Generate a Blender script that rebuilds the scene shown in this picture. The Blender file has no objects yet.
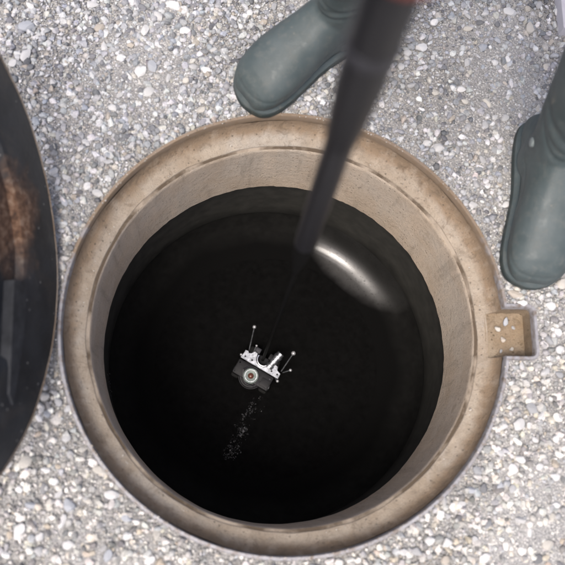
import bpy, bmesh, math, random
import numpy as np
from mathutils import Vector, Matrix
random.seed(7); rng = np.random.default_rng(11)
scene = bpy.context.scene
C = scene.collection

# ------------------------------------------------------------------ camera
CAM = Vector((-0.1362, -0.2788, 1.4025)); ROT = (0.2442, -0.0891, 0.0); FPX = 824.0
cam_d = bpy.data.cameras.new('camera'); cam = bpy.data.objects.new('camera', cam_d); C.objects.link(cam)
cam.location = CAM; cam.rotation_euler = ROT
cam_d.sensor_fit = 'HORIZONTAL'; cam_d.sensor_width = 24.0; cam_d.lens = 24.0 * FPX / 565.0
cam_d.clip_start = 0.01; cam_d.clip_end = 500
cam_d.dof.use_dof = True; cam_d.dof.focus_distance = 1.72; cam_d.dof.aperture_fstop = 1.9
scene.camera = cam
# ------------------------------------------------------------------ sky, sun, exposure
SUN_AZ, SUN_EL = math.radians(236), math.radians(66)      # direction towards the sun (from +x, counter-clockwise)
world = bpy.data.worlds.new('World'); scene.world = world; world.use_nodes = True
wn = world.node_tree.nodes; wl = world.node_tree.links
sky = wn.new('ShaderNodeTexSky'); sky.sky_type = 'NISHITA'; sky.sun_disc = False
sky.sun_elevation = SUN_EL; sky.sun_rotation = math.pi / 2 - SUN_AZ
sky.air_density = 0.7; sky.dust_density = 6.0; sky.ozone_density = 1.0
wl.new(sky.outputs[0], wn['Background'].inputs[0]); wn['Background'].inputs[1].default_value = 0.15
sd = bpy.data.lights.new('sun', 'SUN'); sd.energy = 1.25; sd.angle = math.radians(20); sd.color = (1, 0.95, 0.88)
sun = bpy.data.objects.new('sun', sd); C.objects.link(sun); sun.location = (-3, -4, 8)
sdir = Vector((math.cos(SUN_EL) * math.cos(SUN_AZ), math.cos(SUN_EL) * math.sin(SUN_AZ), math.sin(SUN_EL)))
sun.rotation_euler = sdir.to_track_quat('Z', 'Y').to_euler()
vs = scene.view_settings; vs.view_transform = 'Standard'; vs.look = 'None'; vs.gamma = 1.0
vs.use_curve_mapping = False; vs.exposure = 0.55

# ------------------------------------------------------------------ materials
def mat(name, col=(.5, .5, .5), rough=.6, metal=0.0, spec=.5, build=None):
    m = bpy.data.materials.new(name); m.use_nodes = True
    b = m.node_tree.nodes['Principled BSDF']
    b.inputs['Base Color'].default_value = (*col, 1); b.inputs['Roughness'].default_value = rough
    b.inputs['Metallic'].default_value = metal; b.inputs['Specular IOR Level'].default_value = spec
    if build: build(N(m), b)
    return m
class N:
    def __init__(s, m): s.t = m.node_tree; s.tc = None
    def n(s, k, **kw):
        x = s.t.nodes.new(k)
        for a, v in kw.items(): setattr(x, a, v)
        return x
    def link(s, a, b): s.t.links.new(a, b)
    def co(s):
        if not s.tc: s.tc = s.n('ShaderNodeTexCoord')
        return s.tc.outputs['Object']
    def noise(s, scale, detail=4, rough=.55, co=None, dist=0):
        x = s.n('ShaderNodeTexNoise'); x.inputs['Scale'].default_value = scale; x.inputs['Detail'].default_value = detail
        x.inputs['Roughness'].default_value = rough; x.inputs['Distortion'].default_value = dist
        s.link(co or s.co(), x.inputs['Vector']); return x.outputs['Fac']
    def vor(s, scale, co=None, out='Distance'):
        x = s.n('ShaderNodeTexVoronoi'); x.inputs['Scale'].default_value = scale; s.link(co or s.co(), x.inputs['Vector']); return x.outputs[out]
    def ramp(s, fac, stops, interp='LINEAR'):
        x = s.n('ShaderNodeValToRGB'); e = x.color_ramp.elements; x.color_ramp.interpolation = interp
        while len(e) < len(stops): e.new(.5)
        for q, (p, c) in zip(e, stops):
            q.position = p; q.color = (*c, 1) if hasattr(c, '__len__') else (c, c, c, 1)
        s.link(fac, x.inputs[0]); return x.outputs[0]
    def mix(s, f, a, b, blend='MIX'):
        x = s.n('ShaderNodeMix', data_type='RGBA', blend_type=blend)
        for sock, v in ((x.inputs[0], f), (x.inputs[6], a), (x.inputs[7], b)):
            if hasattr(v, 'is_output'): s.link(v, sock)
            elif hasattr(v, '__len__'): sock.default_value = (*v, 1)
            else: sock.default_value = v
        return x.outputs[2]
    def math(s, op, a, b=0.0):
        x = s.n('ShaderNodeMath', operation=op)
        for sock, v in ((x.inputs[0], a), (x.inputs[1], b)):
            if hasattr(v, 'is_output'): s.link(v, sock)
            else: sock.default_value = v
        return x.outputs[0]
    def bump(s, b, h, strength=.4, dist=.002):
        x = s.n('ShaderNodeBump'); x.inputs['Strength'].default_value = strength; x.inputs['Distance'].default_value = dist
        s.link(h, x.inputs['Height']); s.link(x.outputs[0], b.inputs['Normal'])

def b_ground(n, b):
    base = n.ramp(n.noise(3.5, 5), [(.3, (.27, .266, .258)), (.55, (.36, .357, .35)), (.8, (.43, .424, .415))])
    fine = n.ramp(n.noise(520, 3, .7), [(.32, (.35, .35, .36)), (.5, (.85, .85, .85)), (.7, (1.6, 1.58, 1.52))])
    c = n.mix(.75, base, fine, 'MULTIPLY')
    vc = n.vor(260, out='Color'); sep = n.n('ShaderNodeSeparateColor'); n.link(vc, sep.inputs[0])
    peb = n.ramp(sep.outputs[0], [(0, (.16, .165, .18)), (.3, (.4, .4, .41)), (.7, (.55, .53, .49)), (1, (.78, .77, .75))])
    d = n.vor(260); msk = n.ramp(d, [(.3, 1), (.5, 0)])
    n.link(n.mix(n.math('MULTIPLY', msk, .7), c, peb), b.inputs['Base Color'])
    h = n.math('ADD', n.math('MULTIPLY', n.math('SUBTRACT', .6, d), .8), n.math('MULTIPLY', n.noise(300, 4), .6))
    n.bump(b, h, .7, .003)
M = {}
M['ground'] = mat('gravel_ground', rough=.95, spec=.2, build=b_ground)

def b_stone_attr(n, b):
    a = n.n('ShaderNodeAttribute'); a.attribute_name = 'stone_col'
    v = n.ramp(n.noise(260, 4), [(.25, (.72, .72, .72)), (.7, (1.15, 1.15, 1.15))])
    n.link(n.mix(1, a.outputs['Color'], v, 'MULTIPLY'), b.inputs['Base Color']); n.bump(b, n.noise(700, 3), .3, .001)
M['gravel'] = mat('loose_gravel', rough=.8, spec=.3, build=b_stone_attr)
def b_stone_obj(n, b):
    a = n.n('ShaderNodeObjectInfo'); v = n.ramp(n.noise(160, 5), [(.25, (.72, .72, .72)), (.7, (1.12, 1.12, 1.12))])
    n.link(n.mix(1, a.outputs['Color'], v, 'MULTIPLY'), b.inputs['Base Color']); n.bump(b, n.noise(500, 3), .35, .001)
M['stone'] = mat('stone', rough=.75, spec=.35, build=b_stone_obj)

def iron(base, rust, amt, dark=(.10, .075, .05), grey=(.33, .305, .275), outer=None):
    def f(n, b):
        v1 = n.noise(9, 6, .6); v2 = n.noise(48, 6, .68, dist=.9); v3 = n.noise(420, 3); v4 = n.noise(5.5, 5, .6, dist=.5)
        c = n.mix(n.ramp(v1, [(.42, 0), (.60, 1)]), base, rust)
        c = n.mix(n.ramp(v4, [(.48, 0), (.62, .75)]), c, grey)
        if outer:                                                                # rust creeping in from the outer edge of the casting
            sp = n.n('ShaderNodeSeparateXYZ'); n.link(n.co(), sp.inputs[0])
            rad = n.math('SQRT', n.math('ADD', n.math('POWER', sp.outputs[0], 2), n.math('POWER', sp.outputs[1], 2)))
            k = n.math('ADD', n.math('MULTIPLY', n.math('SUBTRACT', rad, .3735), 75), n.math('MULTIPLY', n.math('SUBTRACT', n.noise(13, 6, .65, dist=.6), .5), 2.4))
            c = n.mix(n.ramp(n.math('ADD', k, .5), [(.1, 0), (.95, .9)]), c, n.mix(v1, outer, tuple(q_ * 1.45 for q_ in outer)))
        c = n.mix(n.ramp(v2, [(.55, 0), (.72, amt)]), c, dark)
        mp = n.n('ShaderNodeMapping'); mp.inputs['Scale'].default_value = (1, 1, .10); n.link(n.co(), mp.inputs['Vector'])
        st = n.noise(38, 5, .65, mp.outputs[0])                                   # streaks running down the walls
        c = n.mix(n.ramp(st, [(.52, 0), (.72, .5)]), c, tuple(min(1, k * 1.3) for k in base))
        c = n.mix(n.ramp(st, [(.30, .5), (.44, 0)]), c, tuple(k * .5 for k in rust))
        pit = n.ramp(n.vor(95), [(.10, .75), (.2, 0)]); c = n.mix(n.math('MULTIPLY', pit, n.ramp(n.noise(17, 4), [(.45, 0), (.6, 1)])), c, tuple(k * .3 for k in base))
        c = n.mix(n.ramp(v3, [(.3, .4), (.5, 0)]), c, tuple(k * .45 for k in base))
        n.link(c, b.inputs['Base Color'])
        h = n.math('ADD', n.math('MULTIPLY', v2, 1.0), n.math('MULTIPLY', v3, .4)); h = n.math('SUBTRACT', h, n.math('MULTIPLY', pit, .5)); n.bump(b, h, .7, .004)
    return f
M['neck'] = mat('dusty_neck', rough=.9, spec=.2, build=iron((.53, .435, .335), (.58, .495, .40), .45, (.27, .20, .135), (.54, .475, .395)))
M['seat'] = mat('dusty_seat', rough=.85, spec=.25, build=iron((.38, .325, .26), (.33, .27, .205), .75, (.13, .095, .065), (.38, .35, .31), (.215, .155, .102)))
M['rusty'] = mat('rusty_wall', rough=.9, spec=.2, build=iron((.255, .19, .125), (.33, .27, .20), .75, (.10, .07, .045), (.32, .275, .225)))
def b_lip(n, b):
    v = n.noise(90, 5); n.link(n.ramp(v, [(.32, (.20, .165, .14)), (.5, (.31, .305, .32)), (.8, (.42, .42, .445))]), b.inputs['Base Color'])
    sp = n.n('ShaderNodeSeparateXYZ'); n.link(n.co(), sp.inputs[0])
    f = n.math('ADD', n.math('MULTIPLY', sp.outputs[1], 2.2), n.math('MULTIPLY', n.noise(14, 5, .6), 1.3))
    src = b.inputs['Base Color'].links[0].from_socket
    n.link(n.mix(n.ramp(f, [(.8, 0), (1.15, .85)]), src, (.27, .195, .125)), b.inputs['Base Color'])
    n.bump(b, n.noise(300, 4), .3, .001)
M['lip'] = mat('worn_lip', rough=.55, metal=.25, build=b_lip)
M['grit'] = mat('grit', rough=.9, spec=.2, build=lambda n, b: n.link(n.ramp(n.noise(260, 2), [(.35, (.12, .10, .08)), (.5, (.36, .32, .27)), (.65, (.6, .58, .55))]), b.inputs['Base Color']))
M['crack'] = mat('dirt_joint', rough=.95, spec=.1, build=lambda n, b: (n.link(n.mix(n.ramp(n.noise(11, 5, .6), [(.48, 0), (.62, 1)]), (.11, .085, .062), (.36, .305, .245)), b.inputs['Base Color']), n.bump(b, n.noise(250, 4), .5, .002)))

def b_liner(n, b):
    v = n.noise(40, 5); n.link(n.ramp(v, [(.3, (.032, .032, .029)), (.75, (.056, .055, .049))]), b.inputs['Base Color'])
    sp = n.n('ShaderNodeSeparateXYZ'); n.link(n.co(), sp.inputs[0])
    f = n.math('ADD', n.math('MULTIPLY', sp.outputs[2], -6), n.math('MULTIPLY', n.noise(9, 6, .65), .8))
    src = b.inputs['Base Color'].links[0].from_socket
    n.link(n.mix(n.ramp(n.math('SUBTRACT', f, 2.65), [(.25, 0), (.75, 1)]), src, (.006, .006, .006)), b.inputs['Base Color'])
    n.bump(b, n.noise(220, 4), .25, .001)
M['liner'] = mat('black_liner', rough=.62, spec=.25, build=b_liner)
def b_bench(n, b):
    sx = n.n('ShaderNodeSeparateXYZ'); n.link(n.co(), sx.inputs[0])      # colour darkens unevenly from the wall in to the floor
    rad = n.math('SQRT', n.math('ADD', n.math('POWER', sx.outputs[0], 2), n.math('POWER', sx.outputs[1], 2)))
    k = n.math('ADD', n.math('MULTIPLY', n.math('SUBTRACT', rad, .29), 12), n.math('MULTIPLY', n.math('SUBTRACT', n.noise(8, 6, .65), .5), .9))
    bench_col = n.ramp(n.noise(60, 5), [(.3, (.010, .010, .0095)), (.8, (.018, .018, .017))])
    n.link(n.mix(n.ramp(k, [(.1, 0), (.9, 1)]), (.0045, .0045, .0045), bench_col), b.inputs['Base Color'])
    # oval film of water lying on the bench
    mp = n.n('ShaderNodeMapping'); mp.vector_type = 'TEXTURE'
    mp.inputs['Location'].default_value = (.217, .257, 0); mp.inputs['Rotation'].default_value = (0, 0, math.radians(49)); mp.inputs['Scale'].default_value = (.075, .180, 1)
    n.link(n.co(), mp.inputs['Vector']); sp = n.n('ShaderNodeSeparateXYZ'); n.link(mp.outputs[0], sp.inputs[0])
    r2 = n.math('ADD', n.math('POWER', sp.outputs[0], 2), n.math('POWER', sp.outputs[1], 2))
    r2 = n.math('ADD', r2, n.math('MULTIPLY', n.math('SUBTRACT', n.noise(40, 3), .5), .3))
    wet = n.ramp(r2, [(.15, 1), (1.1, 0)])
    spots = n.ramp(n.noise(210, 4, .6), [(.58, 0), (.70, .7)])
    wet2 = n.math('MULTIPLY', wet, n.math('SUBTRACT', 1, n.math('MULTIPLY', spots, .6)))
    n.link(n.math('SUBTRACT', .85, n.math('MULTIPLY', wet2, .42)), b.inputs['Roughness'])
    n.link(n.math('ADD', .03, n.math('MULTIPLY', wet2, 1.0)), b.inputs['Specular IOR Level'])
    m2 = n.n('ShaderNodeMapping'); m2.vector_type = 'TEXTURE'; m2.inputs['Location'].default_value = (.165, .275, 0); m2.inputs['Rotation'].default_value = (0, 0, math.radians(58)); m2.inputs['Scale'].default_value = (.07, .075, 1)
    n.link(n.co(), m2.inputs['Vector']); s2 = n.n('ShaderNodeSeparateXYZ'); n.link(m2.outputs[0], s2.inputs[0])
    q2 = n.math('ADD', n.math('POWER', s2.outputs[0], 2), n.math('POWER', s2.outputs[1], 2))
    n.link(n.math('MULTIPLY', n.ramp(q2, [(.05, .8), (.8, 0)]), wet2), b.inputs['Coat Weight']); b.inputs['Coat Roughness'].default_value = .10
    n.bump(b, n.noise(120, 3), .12, .001)
M['bench'] = mat('bench', build=b_bench)
def b_silt(n, b):
    n.link(n.ramp(n.noise(70, 6), [(.3, (.003, .003, .003)), (.8, (.006, .006, .006))]), b.inputs['Base Color']); n.bump(b, n.noise(150, 5), .6, .003)
M['silt'] = mat('wet_silt', rough=.9, spec=.03, build=b_silt)
M['crumb'] = mat('wet_crumb', rough=.25, spec=.5, build=lambda n, b: n.link(n.ramp(n.noise(45, 3), [(.42, (.005, .005, .005)), (.62, (.085, .085, .09))]), b.inputs['Base Color']))

def b_boot(n, b):
    v = n.noise(22, 5); dust = n.noise(75, 6, .7)
    c = n.ramp(v, [(.3, (.056, .076, .078)), (.7, (.084, .106, .109))])
    c = n.mix(n.ramp(dust, [(.5, 0), (.85, .5)]), c, (.19, .185, .165))
    c = n.mix(n.ramp(n.noise(26, 6, .7, dist=.5), [(.64, 0), (.74, .7)]), c, (.27, .24, .19))
    n.link(c, b.inputs['Base Color']); n.link(n.ramp(dust, [(.3, .44), (.8, .75)]), b.inputs['Roughness'])
    n.bump(b, n.math('ADD', n.noise(350, 3), n.math('MULTIPLY', n.noise(25, 3), 1.2)), .12, .002)
M['boot'] = mat('green_rubber', rough=.5, spec=.5, build=b_boot)
M['sole'] = mat('dark_rubber', (.030, .042, .042), .6, build=lambda n, b: (n.link(n.mix(n.ramp(n.noise(90, 5), [(.5, 0), (.8, .45)]), (.026, .04, .04), (.16, .15, .13)), b.inputs['Base Color']), n.bump(b, n.noise(300, 3), .2, .001)))
M['button'] = mat('pale_rubber', (.20, .23, .23), .5, build=lambda n, b: n.bump(b, n.noise(500, 2), .1, .0005))
def cloth(col):
    def f(n, b):
        n.link(n.mix(n.ramp(n.noise(25, 5), [(.3, 0), (.8, .5)]), col, tuple(k * 1.6 for k in col)), b.inputs['Base Color'])
        n.bump(b, n.math('ADD', n.noise(900, 2), n.math('MULTIPLY', n.noise(18, 4), 2.5)), .3, .004)
    return f
M['trousers'] = mat('trousers', rough=.9, spec=.1, build=cloth((.035, .045, .07)))
M['jacket'] = mat('jacket', rough=.9, spec=.1, build=cloth((.05, .055, .06)))
M['glove'] = mat('glove', rough=.8, spec=.2, build=cloth((.16, .045, .038)))
M['skin'] = mat('skin', rough=.55, build=lambda n, b: n.link(n.ramp(n.noise(40, 4), [(.3, (.42, .24, .17)), (.7, (.52, .31, .23))]), b.inputs['Base Color']))
M['hair'] = mat('hair', rough=.6, build=lambda n, b: n.link(n.ramp(n.noise(200, 3), [(.3, (.02, .015, .01)), (.7, (.06, .04, .03))]), b.inputs['Base Color']))
M['eye'] = mat('eye', (.03, .02, .02), .2)

def b_pole(n, b):
    mp = n.n('ShaderNodeMapping'); mp.inputs['Scale'].default_value = (1, 1, .02); n.link(n.co(), mp.inputs['Vector'])
    n.link(n.mix(n.ramp(n.noise(120, 4, .6, mp.outputs[0]), [(.5, 0), (.75, .6)]), (.012, .012, .0145), (.036, .036, .040)), b.inputs['Base Color'])
    n.bump(b, n.noise(400, 3), .1, .0005)
M['pole'] = mat('black_tube', rough=.42, spec=.4, build=b_pole)
M['collar'] = mat('collar', rough=.45, build=lambda n, b: n.link(n.ramp(n.noise(80, 4), [(.3, (.022, .022, .027)), (.7, (.042, .042, .050))]), b.inputs['Base Color']))
M['cable'] = mat('black_cable', (.005, .005, .005), .7, spec=.1, build=lambda n, b: n.bump(b, n.noise(500, 2), .2, .0005))

def b_lid(n, b):
    v = n.noise(12, 6, .6, dist=.4); f = n.noise(130, 5, .6)
    c = n.ramp(v, [(.3, (.012, .013, .015)), (.6, (.026, .029, .034)), (.8, (.05, .052, .056))])
    c = n.mix(n.ramp(f, [(.6, 0), (.75, .5)]), c, (.10, .095, .085))
    c = n.mix(n.ramp(n.vor(46), [(.05, .8), (.10, 0)]), c, (.30, .29, .27))
    c = n.mix(n.ramp(n.noise(7, 6, .65, dist=.8), [(.54, 0), (.68, .55)]), c, (.075, .062, .05))
    # rust patch near the hinge side of the lid
    mp = n.n('ShaderNodeMapping'); mp.vector_type = 'TEXTURE'
    mp.inputs['Location'].default_value = RUST[0]; mp.inputs['Scale'].default_value = RUST[1]
    n.link(n.co(), mp.inputs['Vector'])
    ln = n.n('ShaderNodeVectorMath', operation='LENGTH'); n.link(mp.outputs[0], ln.inputs[0])
    d = n.math('ADD', ln.outputs['Value'], n.math('MULTIPLY', n.math('SUBTRACT', n.noise(16, 4, .55), .5), 1.5))
    m = n.ramp(d, [(.45, .9), (1.0, 0)])
    rc = n.ramp(n.noise(70, 6, .7), [(.33, (.045, .027, .018)), (.46, (.13, .066, .036)), (.57, (.22, .13, .08)), (.72, (.38, .29, .22))])
    n.link(n.mix(m, c, rc), b.inputs['Base Color']); n.link(n.ramp(m, [(0, .5), (1, .9)]), b.inputs['Roughness'])
    n.bump(b, n.math('ADD', n.math('MULTIPLY', f, .5), n.noise(30, 5)), .4, .003)
RUST = ((.085, -.235, .0), (.105, .065, .2))
M['lid'] = mat('black_painted_iron', rough=.5, build=b_lid)
M['lid_rim'] = mat('lid_edge', rough=.8, build=iron((.24, .175, .12), (.30, .25, .20), .8))
M['bar'] = mat('lid_bar', rough=.5, metal=.4, build=lambda n, b: (n.link(n.ramp(n.noise(50, 5), [(.3, (.035, .038, .044)), (.7, (.075, .08, .09))]), b.inputs['Base Color']), n.bump(b, n.noise(200, 3), .2, .001)))
M['slab'] = mat('pale_concrete', rough=.9, spec=.2, build=lambda n, b: (n.link(n.ramp(n.noise(30, 6), [(.3, (.50, .49, .53)), (.7, (.60, .59, .63))]), b.inputs['Base Color']), n.bump(b, n.noise(200, 4), .3, .001)))
M['crawler'] = mat('crawler_black', spec=.3, rough=.55, build=lambda n, b: (n.link(n.ramp(n.noise(150, 4), [(.3, (.008, .008, .009)), (.7, (.018, .018, .020))]), b.inputs['Base Color']), n.bump(b, n.noise(600, 2), .15, .0004)))
M['alu'] = mat('aluminium', rough=.46, metal=1, build=lambda n, b: (n.link(n.ramp(n.noise(150, 5, .65), [(.35, (.22, .23, .25)), (.5, (.42, .44, .47)), (.7, (.62, .64, .68))]), b.inputs['Base Color']), n.bump(b, n.noise(300, 3), .12, .0006)))
M['chrome'] = mat('chrome', (.85, .86, .88), .12, 1, build=lambda n, b: n.bump(b, n.noise(200, 2), .05, .0005))
M['lensring'] = mat('lens_ring', rough=.4, metal=.3, build=lambda n, b: n.link(n.ramp(n.noise(300, 3), [(.3, (.22, .28, .26)), (.7, (.36, .41, .39))]), b.inputs['Base Color']))
M['lens'] = mat('lens_copper', (.10, .035, .022), .3, .2, build=lambda n, b: n.bump(b, n.noise(300, 2), .05, .0005))
M['tyre'] = mat('crawler_tyre', (.012, .012, .012), .8, build=lambda n, b: n.bump(b, n.noise(400, 3), .4, .001))
M['ball'] = mat('pale_knob', (.5, .51, .53), .25, .5, build=lambda n, b: n.bump(b, n.noise(300, 2), .05, .0003))

# ------------------------------------------------------------------ helpers
def link(name, me, m=None, parent=None, loc=None):
    o = bpy.data.objects.new(name, me); C.objects.link(o)
    if m is not None and me is not None: me.materials.append(m)
    if parent: o.parent = parent
    if loc is not None: o.location = loc
    return o
def from_bm(name, bm, m, parent=None, smooth=True, loc=None):
    bmesh.ops.recalc_face_normals(bm, faces=bm.faces)
    me = bpy.data.meshes.new(name); bm.to_mesh(me); bm.free()
    if smooth: me.polygons.foreach_set('use_smooth', [True] * len(me.polygons)); 
    o = link(name, me, m, parent, loc)
    if smooth:
        try: me.set_sharp_from_angle(angle=math.radians(38))
        except Exception: pass
    return o
def thing(name, label, cat, loc=(0, 0, 0), group=None):
    o = bpy.data.objects.new(name, None); C.objects.link(o); o.location = loc; o.empty_display_size = .05
    o['label'] = label; o['category'] = cat
    if group: o['group'] = group
    return o
def tag(o, label, cat, group=None):
    o['label'] = label; o['category'] = cat
    if group: o['group'] = group
    return o
def lathe(bm, prof, n=192, a0=0.0, a1=2 * math.pi, mtx=None):
    full = abs(a1 - a0 - 2 * math.pi) < 1e-6; cnt = n if full else n + 1; rows = []
    for k in range(cnt):
        a = a0 + (a1 - a0) * k / n
        rows.append([bm.verts.new((mtx @ Vector((r * math.cos(a), r * math.sin(a), z))) if mtx else (r * math.cos(a), r * math.sin(a), z)) for r, z in prof])
    for k in range(n):
        A, B = rows[k], rows[(k + 1) % cnt]
        for i in range(len(prof) - 1): bm.faces.new((A[i], B[i], B[i + 1], A[i + 1]))
    return rows
def solid(bm, prof, n=32, mtx=None):
    """lathe with end caps: prof from the bottom axis to the top axis (r>0)"""
    rows = lathe(bm, prof, n, mtx=mtx)
    bm.faces.new([r[0] for r in rows]); bm.faces.new([r[-1] for r in rows])
def box(bm, x0, x1, y0, y1, z0, z1, bev=0.0, mtx=None):
    r = bmesh.ops.create_cube(bm, size=1)
    vs_ = r['verts']
    for v in vs_: v.co = Vector(((x0 + x1) / 2 + v.co.x * (x1 - x0), (y0 + y1) / 2 + v.co.y * (y1 - y0), (z0 + z1) / 2 + v.co.z * (z1 - z0)))
    if bev:
        es = {e for v in vs_ for e in v.link_edges}
        rb = bmesh.ops.bevel(bm, geom=list(es), offset=bev, segments=2, affect='EDGES', profile=.6); vs_ = rb['verts'] if False else None
    return vs_
def tube(bm, pts, rad, n=12, cap=True):
    pts = [Vector(p) for p in pts]; rads = rad if hasattr(rad, '__len__') else [rad] * len(pts); rings = []
    up = None
    for i, p in enumerate(pts):
        t = (pts[min(i + 1, len(pts) - 1)] - pts[max(i - 1, 0)]).normalized()
        if up is None: up = Vector((0, 0, 1)) if abs(t.z) < .9 else Vector((1, 0, 0))
        u = t.cross(up).normalized(); w = u.cross(t).normalized(); up = w
        rings.append([bm.verts.new(p + (u * math.cos(2 * math.pi * k / n) + w * math.sin(2 * math.pi * k / n)) * rads[i]) for k in range(n)])
    for a, b in zip(rings, rings[1:]):
        for k in range(n): bm.faces.new((a[k], a[(k + 1) % n], b[(k + 1) % n], b[k]))
    if cap: bm.faces.new(rings[0]); bm.faces.new(rings[-1])
def prism(bm, outline, z0, z1):
    lo = [bm.verts.new((x, y, z0)) for x, y in outline]; hi = [bm.verts.new((x, y, z1)) for x, y in outline]
    bm.faces.new(lo); bm.faces.new(hi); n = len(lo)
    for k in range(n): bm.faces.new((lo[k], lo[(k + 1) % n], hi[(k + 1) % n], hi[k]))

# ------------------------------------------------------------------ frame outline (circle with a lock pocket on its right)
RO = .387; PX1, PY0, PY1, PR = .4385, -.053, .034, .009
def frame_outline(off=0.0):
    """closed outline of the inner edge of the lip, grown by off"""
    r = RO + off; x1 = PX1 + off; y0 = PY0 - off; y1 = PY1 + off; pts = []
    a0 = math.asin(y1 / r); a1 = 2 * math.pi + math.asin(y0 / r)
    for k in range(257):
        a = a0 + (a1 - a0) * k / 256; pts.append((r * math.cos(a), r * math.sin(a)))
    q = PR + off * .8
    for cx, cy, s in ((x1 - q, y0 + q, -90), (x1 - q, y1 - q, 0)):
        for k in range(7):
            a = math.radians(s + 90 * k / 6); pts.append((cx + q * math.cos(a), cy + q * math.sin(a)))
    return pts
LIPW = .0075

# ------------------------------------------------------------------ ground
def build_ground():
    inner = frame_outline(LIPW - .001); n = len(inner); verts = []; faces = []
    radii = [None, .46, .5, .56, .64, .74, .86, 1.0, 1.2, 1.5, 2.0, 3, 5, 9, 18, 40, 90, 200]
    for j, R in enumerate(radii):
        for x, y in inner:
            if R is None: verts.append((x, y, -.001))
            else:
                l = math.hypot(x, y); a = math.atan2(y, x)
                z = .0022 * math.sin(x / l * R * 9 + 1) * math.cos(y / l * R * 8) + .0015 * math.sin(19 * R * math.cos(a)) if R < 4 else 0
                if R <= .46: z *= .3
                verts.append((R * math.cos(a), R * math.sin(a), z))
    for j in range(len(radii) - 1):
        for k in range(n): faces.append((j * n + k, j * n + (k + 1) % n, (j + 1) * n + (k + 1) % n, (j + 1) * n + k))
    me = bpy.data.meshes.new('ground'); me.from_pydata(verts, [], faces); me.polygons.foreach_set('use_smooth', [True] * len(faces))
    o = link('ground', me, M['ground']); o['kind'] = 'structure'; return o
ground = build_ground()

# ------------------------------------------------------------------ manhole frame
frame = thing('manhole_surround', 'round tan rusty iron manhole frame with grey lip set in gravel', 'manhole frame')
bm = bmesh.new(); a = frame_outline(LIPW); b_ = frame_outline(0.0); c_ = frame_outline(LIPW * .85); d_ = frame_outline(LIPW * .2); n = len(a)
rows = []
for out, z in ((a, -.03), (a, .003), (c_, .0058), (d_, .0058), (b_, .003), (b_, -.012)): rows.append([bm.verts.new((x, y, z + .0006 * math.sin(x * 37 + y * 23))) for x, y in out])
for r0, r1 in zip(rows, rows[1:]):
    for k in range(n): bm.faces.new((r0[k], r0[(k + 1) % n], r1[(k + 1) % n], r1[k]))
from_bm('lip', bm, M['lip'], frame)
gap0 = math.asin((PY1 - .001) / RO); gap1 = 2 * math.pi + math.asin((PY0 + .001) / RO)
def wob(o, amp, s=30):
    for v in o.data.vertices:
        r = math.hypot(v.co.x, v.co.y); a = math.atan2(v.co.y, v.co.x)
        d = amp * (math.sin(a * 7 + v.co.z * 40) + .6 * math.sin(a * 17 + 1.3 + v.co.z * 90) + .35 * math.sin(a * 41 + 2))
        v.co.x *= 1 + d / r; v.co.y *= 1 + d / r; v.co.z += d * .5
    return o
bm = bmesh.new(); lathe(bm, [(RO - .0005, -.010), (RO - .001, -.017), (RO - .0028, -.025), (RO - .0062, -.0325), (RO - .011, -.0385), (RO - .0165, -.0425)], 240, gap0, gap1)
bm.verts.ensure_lookup_table(); UW = len(bm.verts) // 241
for row, an in (([bm.verts[i] for i in range(UW)], gap0), ([bm.verts[240 * UW + i] for i in range(UW)], gap1)):
    bm.faces.new(row + [bm.verts.new((r * math.cos(an), r * math.sin(an), -.052)) for r in (RO - .0165, RO - .0005)])
wob(from_bm('upper_wall', bm, M['seat'], frame), .0007)
bm = bmesh.new(); lathe(bm, [(RO - .0163, -.0424), (RO - .020, -.0446), (RO - .024, -.0464), (RO - .028, -.0480), (.3560, -.0492), (.3535, -.0505), (.352, -.056)], 240)
wob(from_bm('seat_ledge', bm, M['seat'], frame), .0009)
bm = bmesh.new(); lathe(bm, [(.3538, -.0522), (.3508, -.0538), (.3476, -.0548)], 300)
wob(from_bm('dirt_joint', bm, M['crack'], frame), .0003)
bm = bmesh.new(); lathe(bm, [(.3500, -.062), (.3492, -.0555), (.3478, -.0553), (.3464, -.0585), (.3460, -.066), (.3470, -.10), (.3468, -.16), (.3472, -.22), (.3470, -.2535), (.350, -.2560), (.362, -.2560)], 300)
o = from_bm('neck', bm, M['neck'], frame); wob(o, .0004)
for v in o.data.vertices:                                   # broken lower edge
    if v.co.z < -.25:
        an = math.atan2(v.co.y, v.co.x); v.co.z += .0016 * math.sin(an * 23) * math.sin(an * 61 + 1) + random.uniform(-.0012, .0012)
# lock pocket: floor and three walls
pk = None
bm = bmesh.new(); e = .0006
box(bm, .3655, PX1 - e, PY0 + e, PY1 - e, -.055, -.0445)
pk = from_bm('lock_pocket', bm, M['rusty'], frame, smooth=False)
bm = bmesh.new(); op = [p for p in frame_outline(-.0004)]; op = [op[256]] + op[257:] + [op[0]]
loft_rows = [[bm.verts.new((x, y, z)) for x, y in op] for z in (-.010, -.03, -.05)]
for r0, r1 in zip(loft_rows, loft_rows[1:]):
    for k in range(len(op) - 1): bm.faces.new((r0[k], r0[k + 1], r1[k + 1], r1[k]))
from_bm('pocket_wall', bm, M['rusty'], pk)

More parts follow.
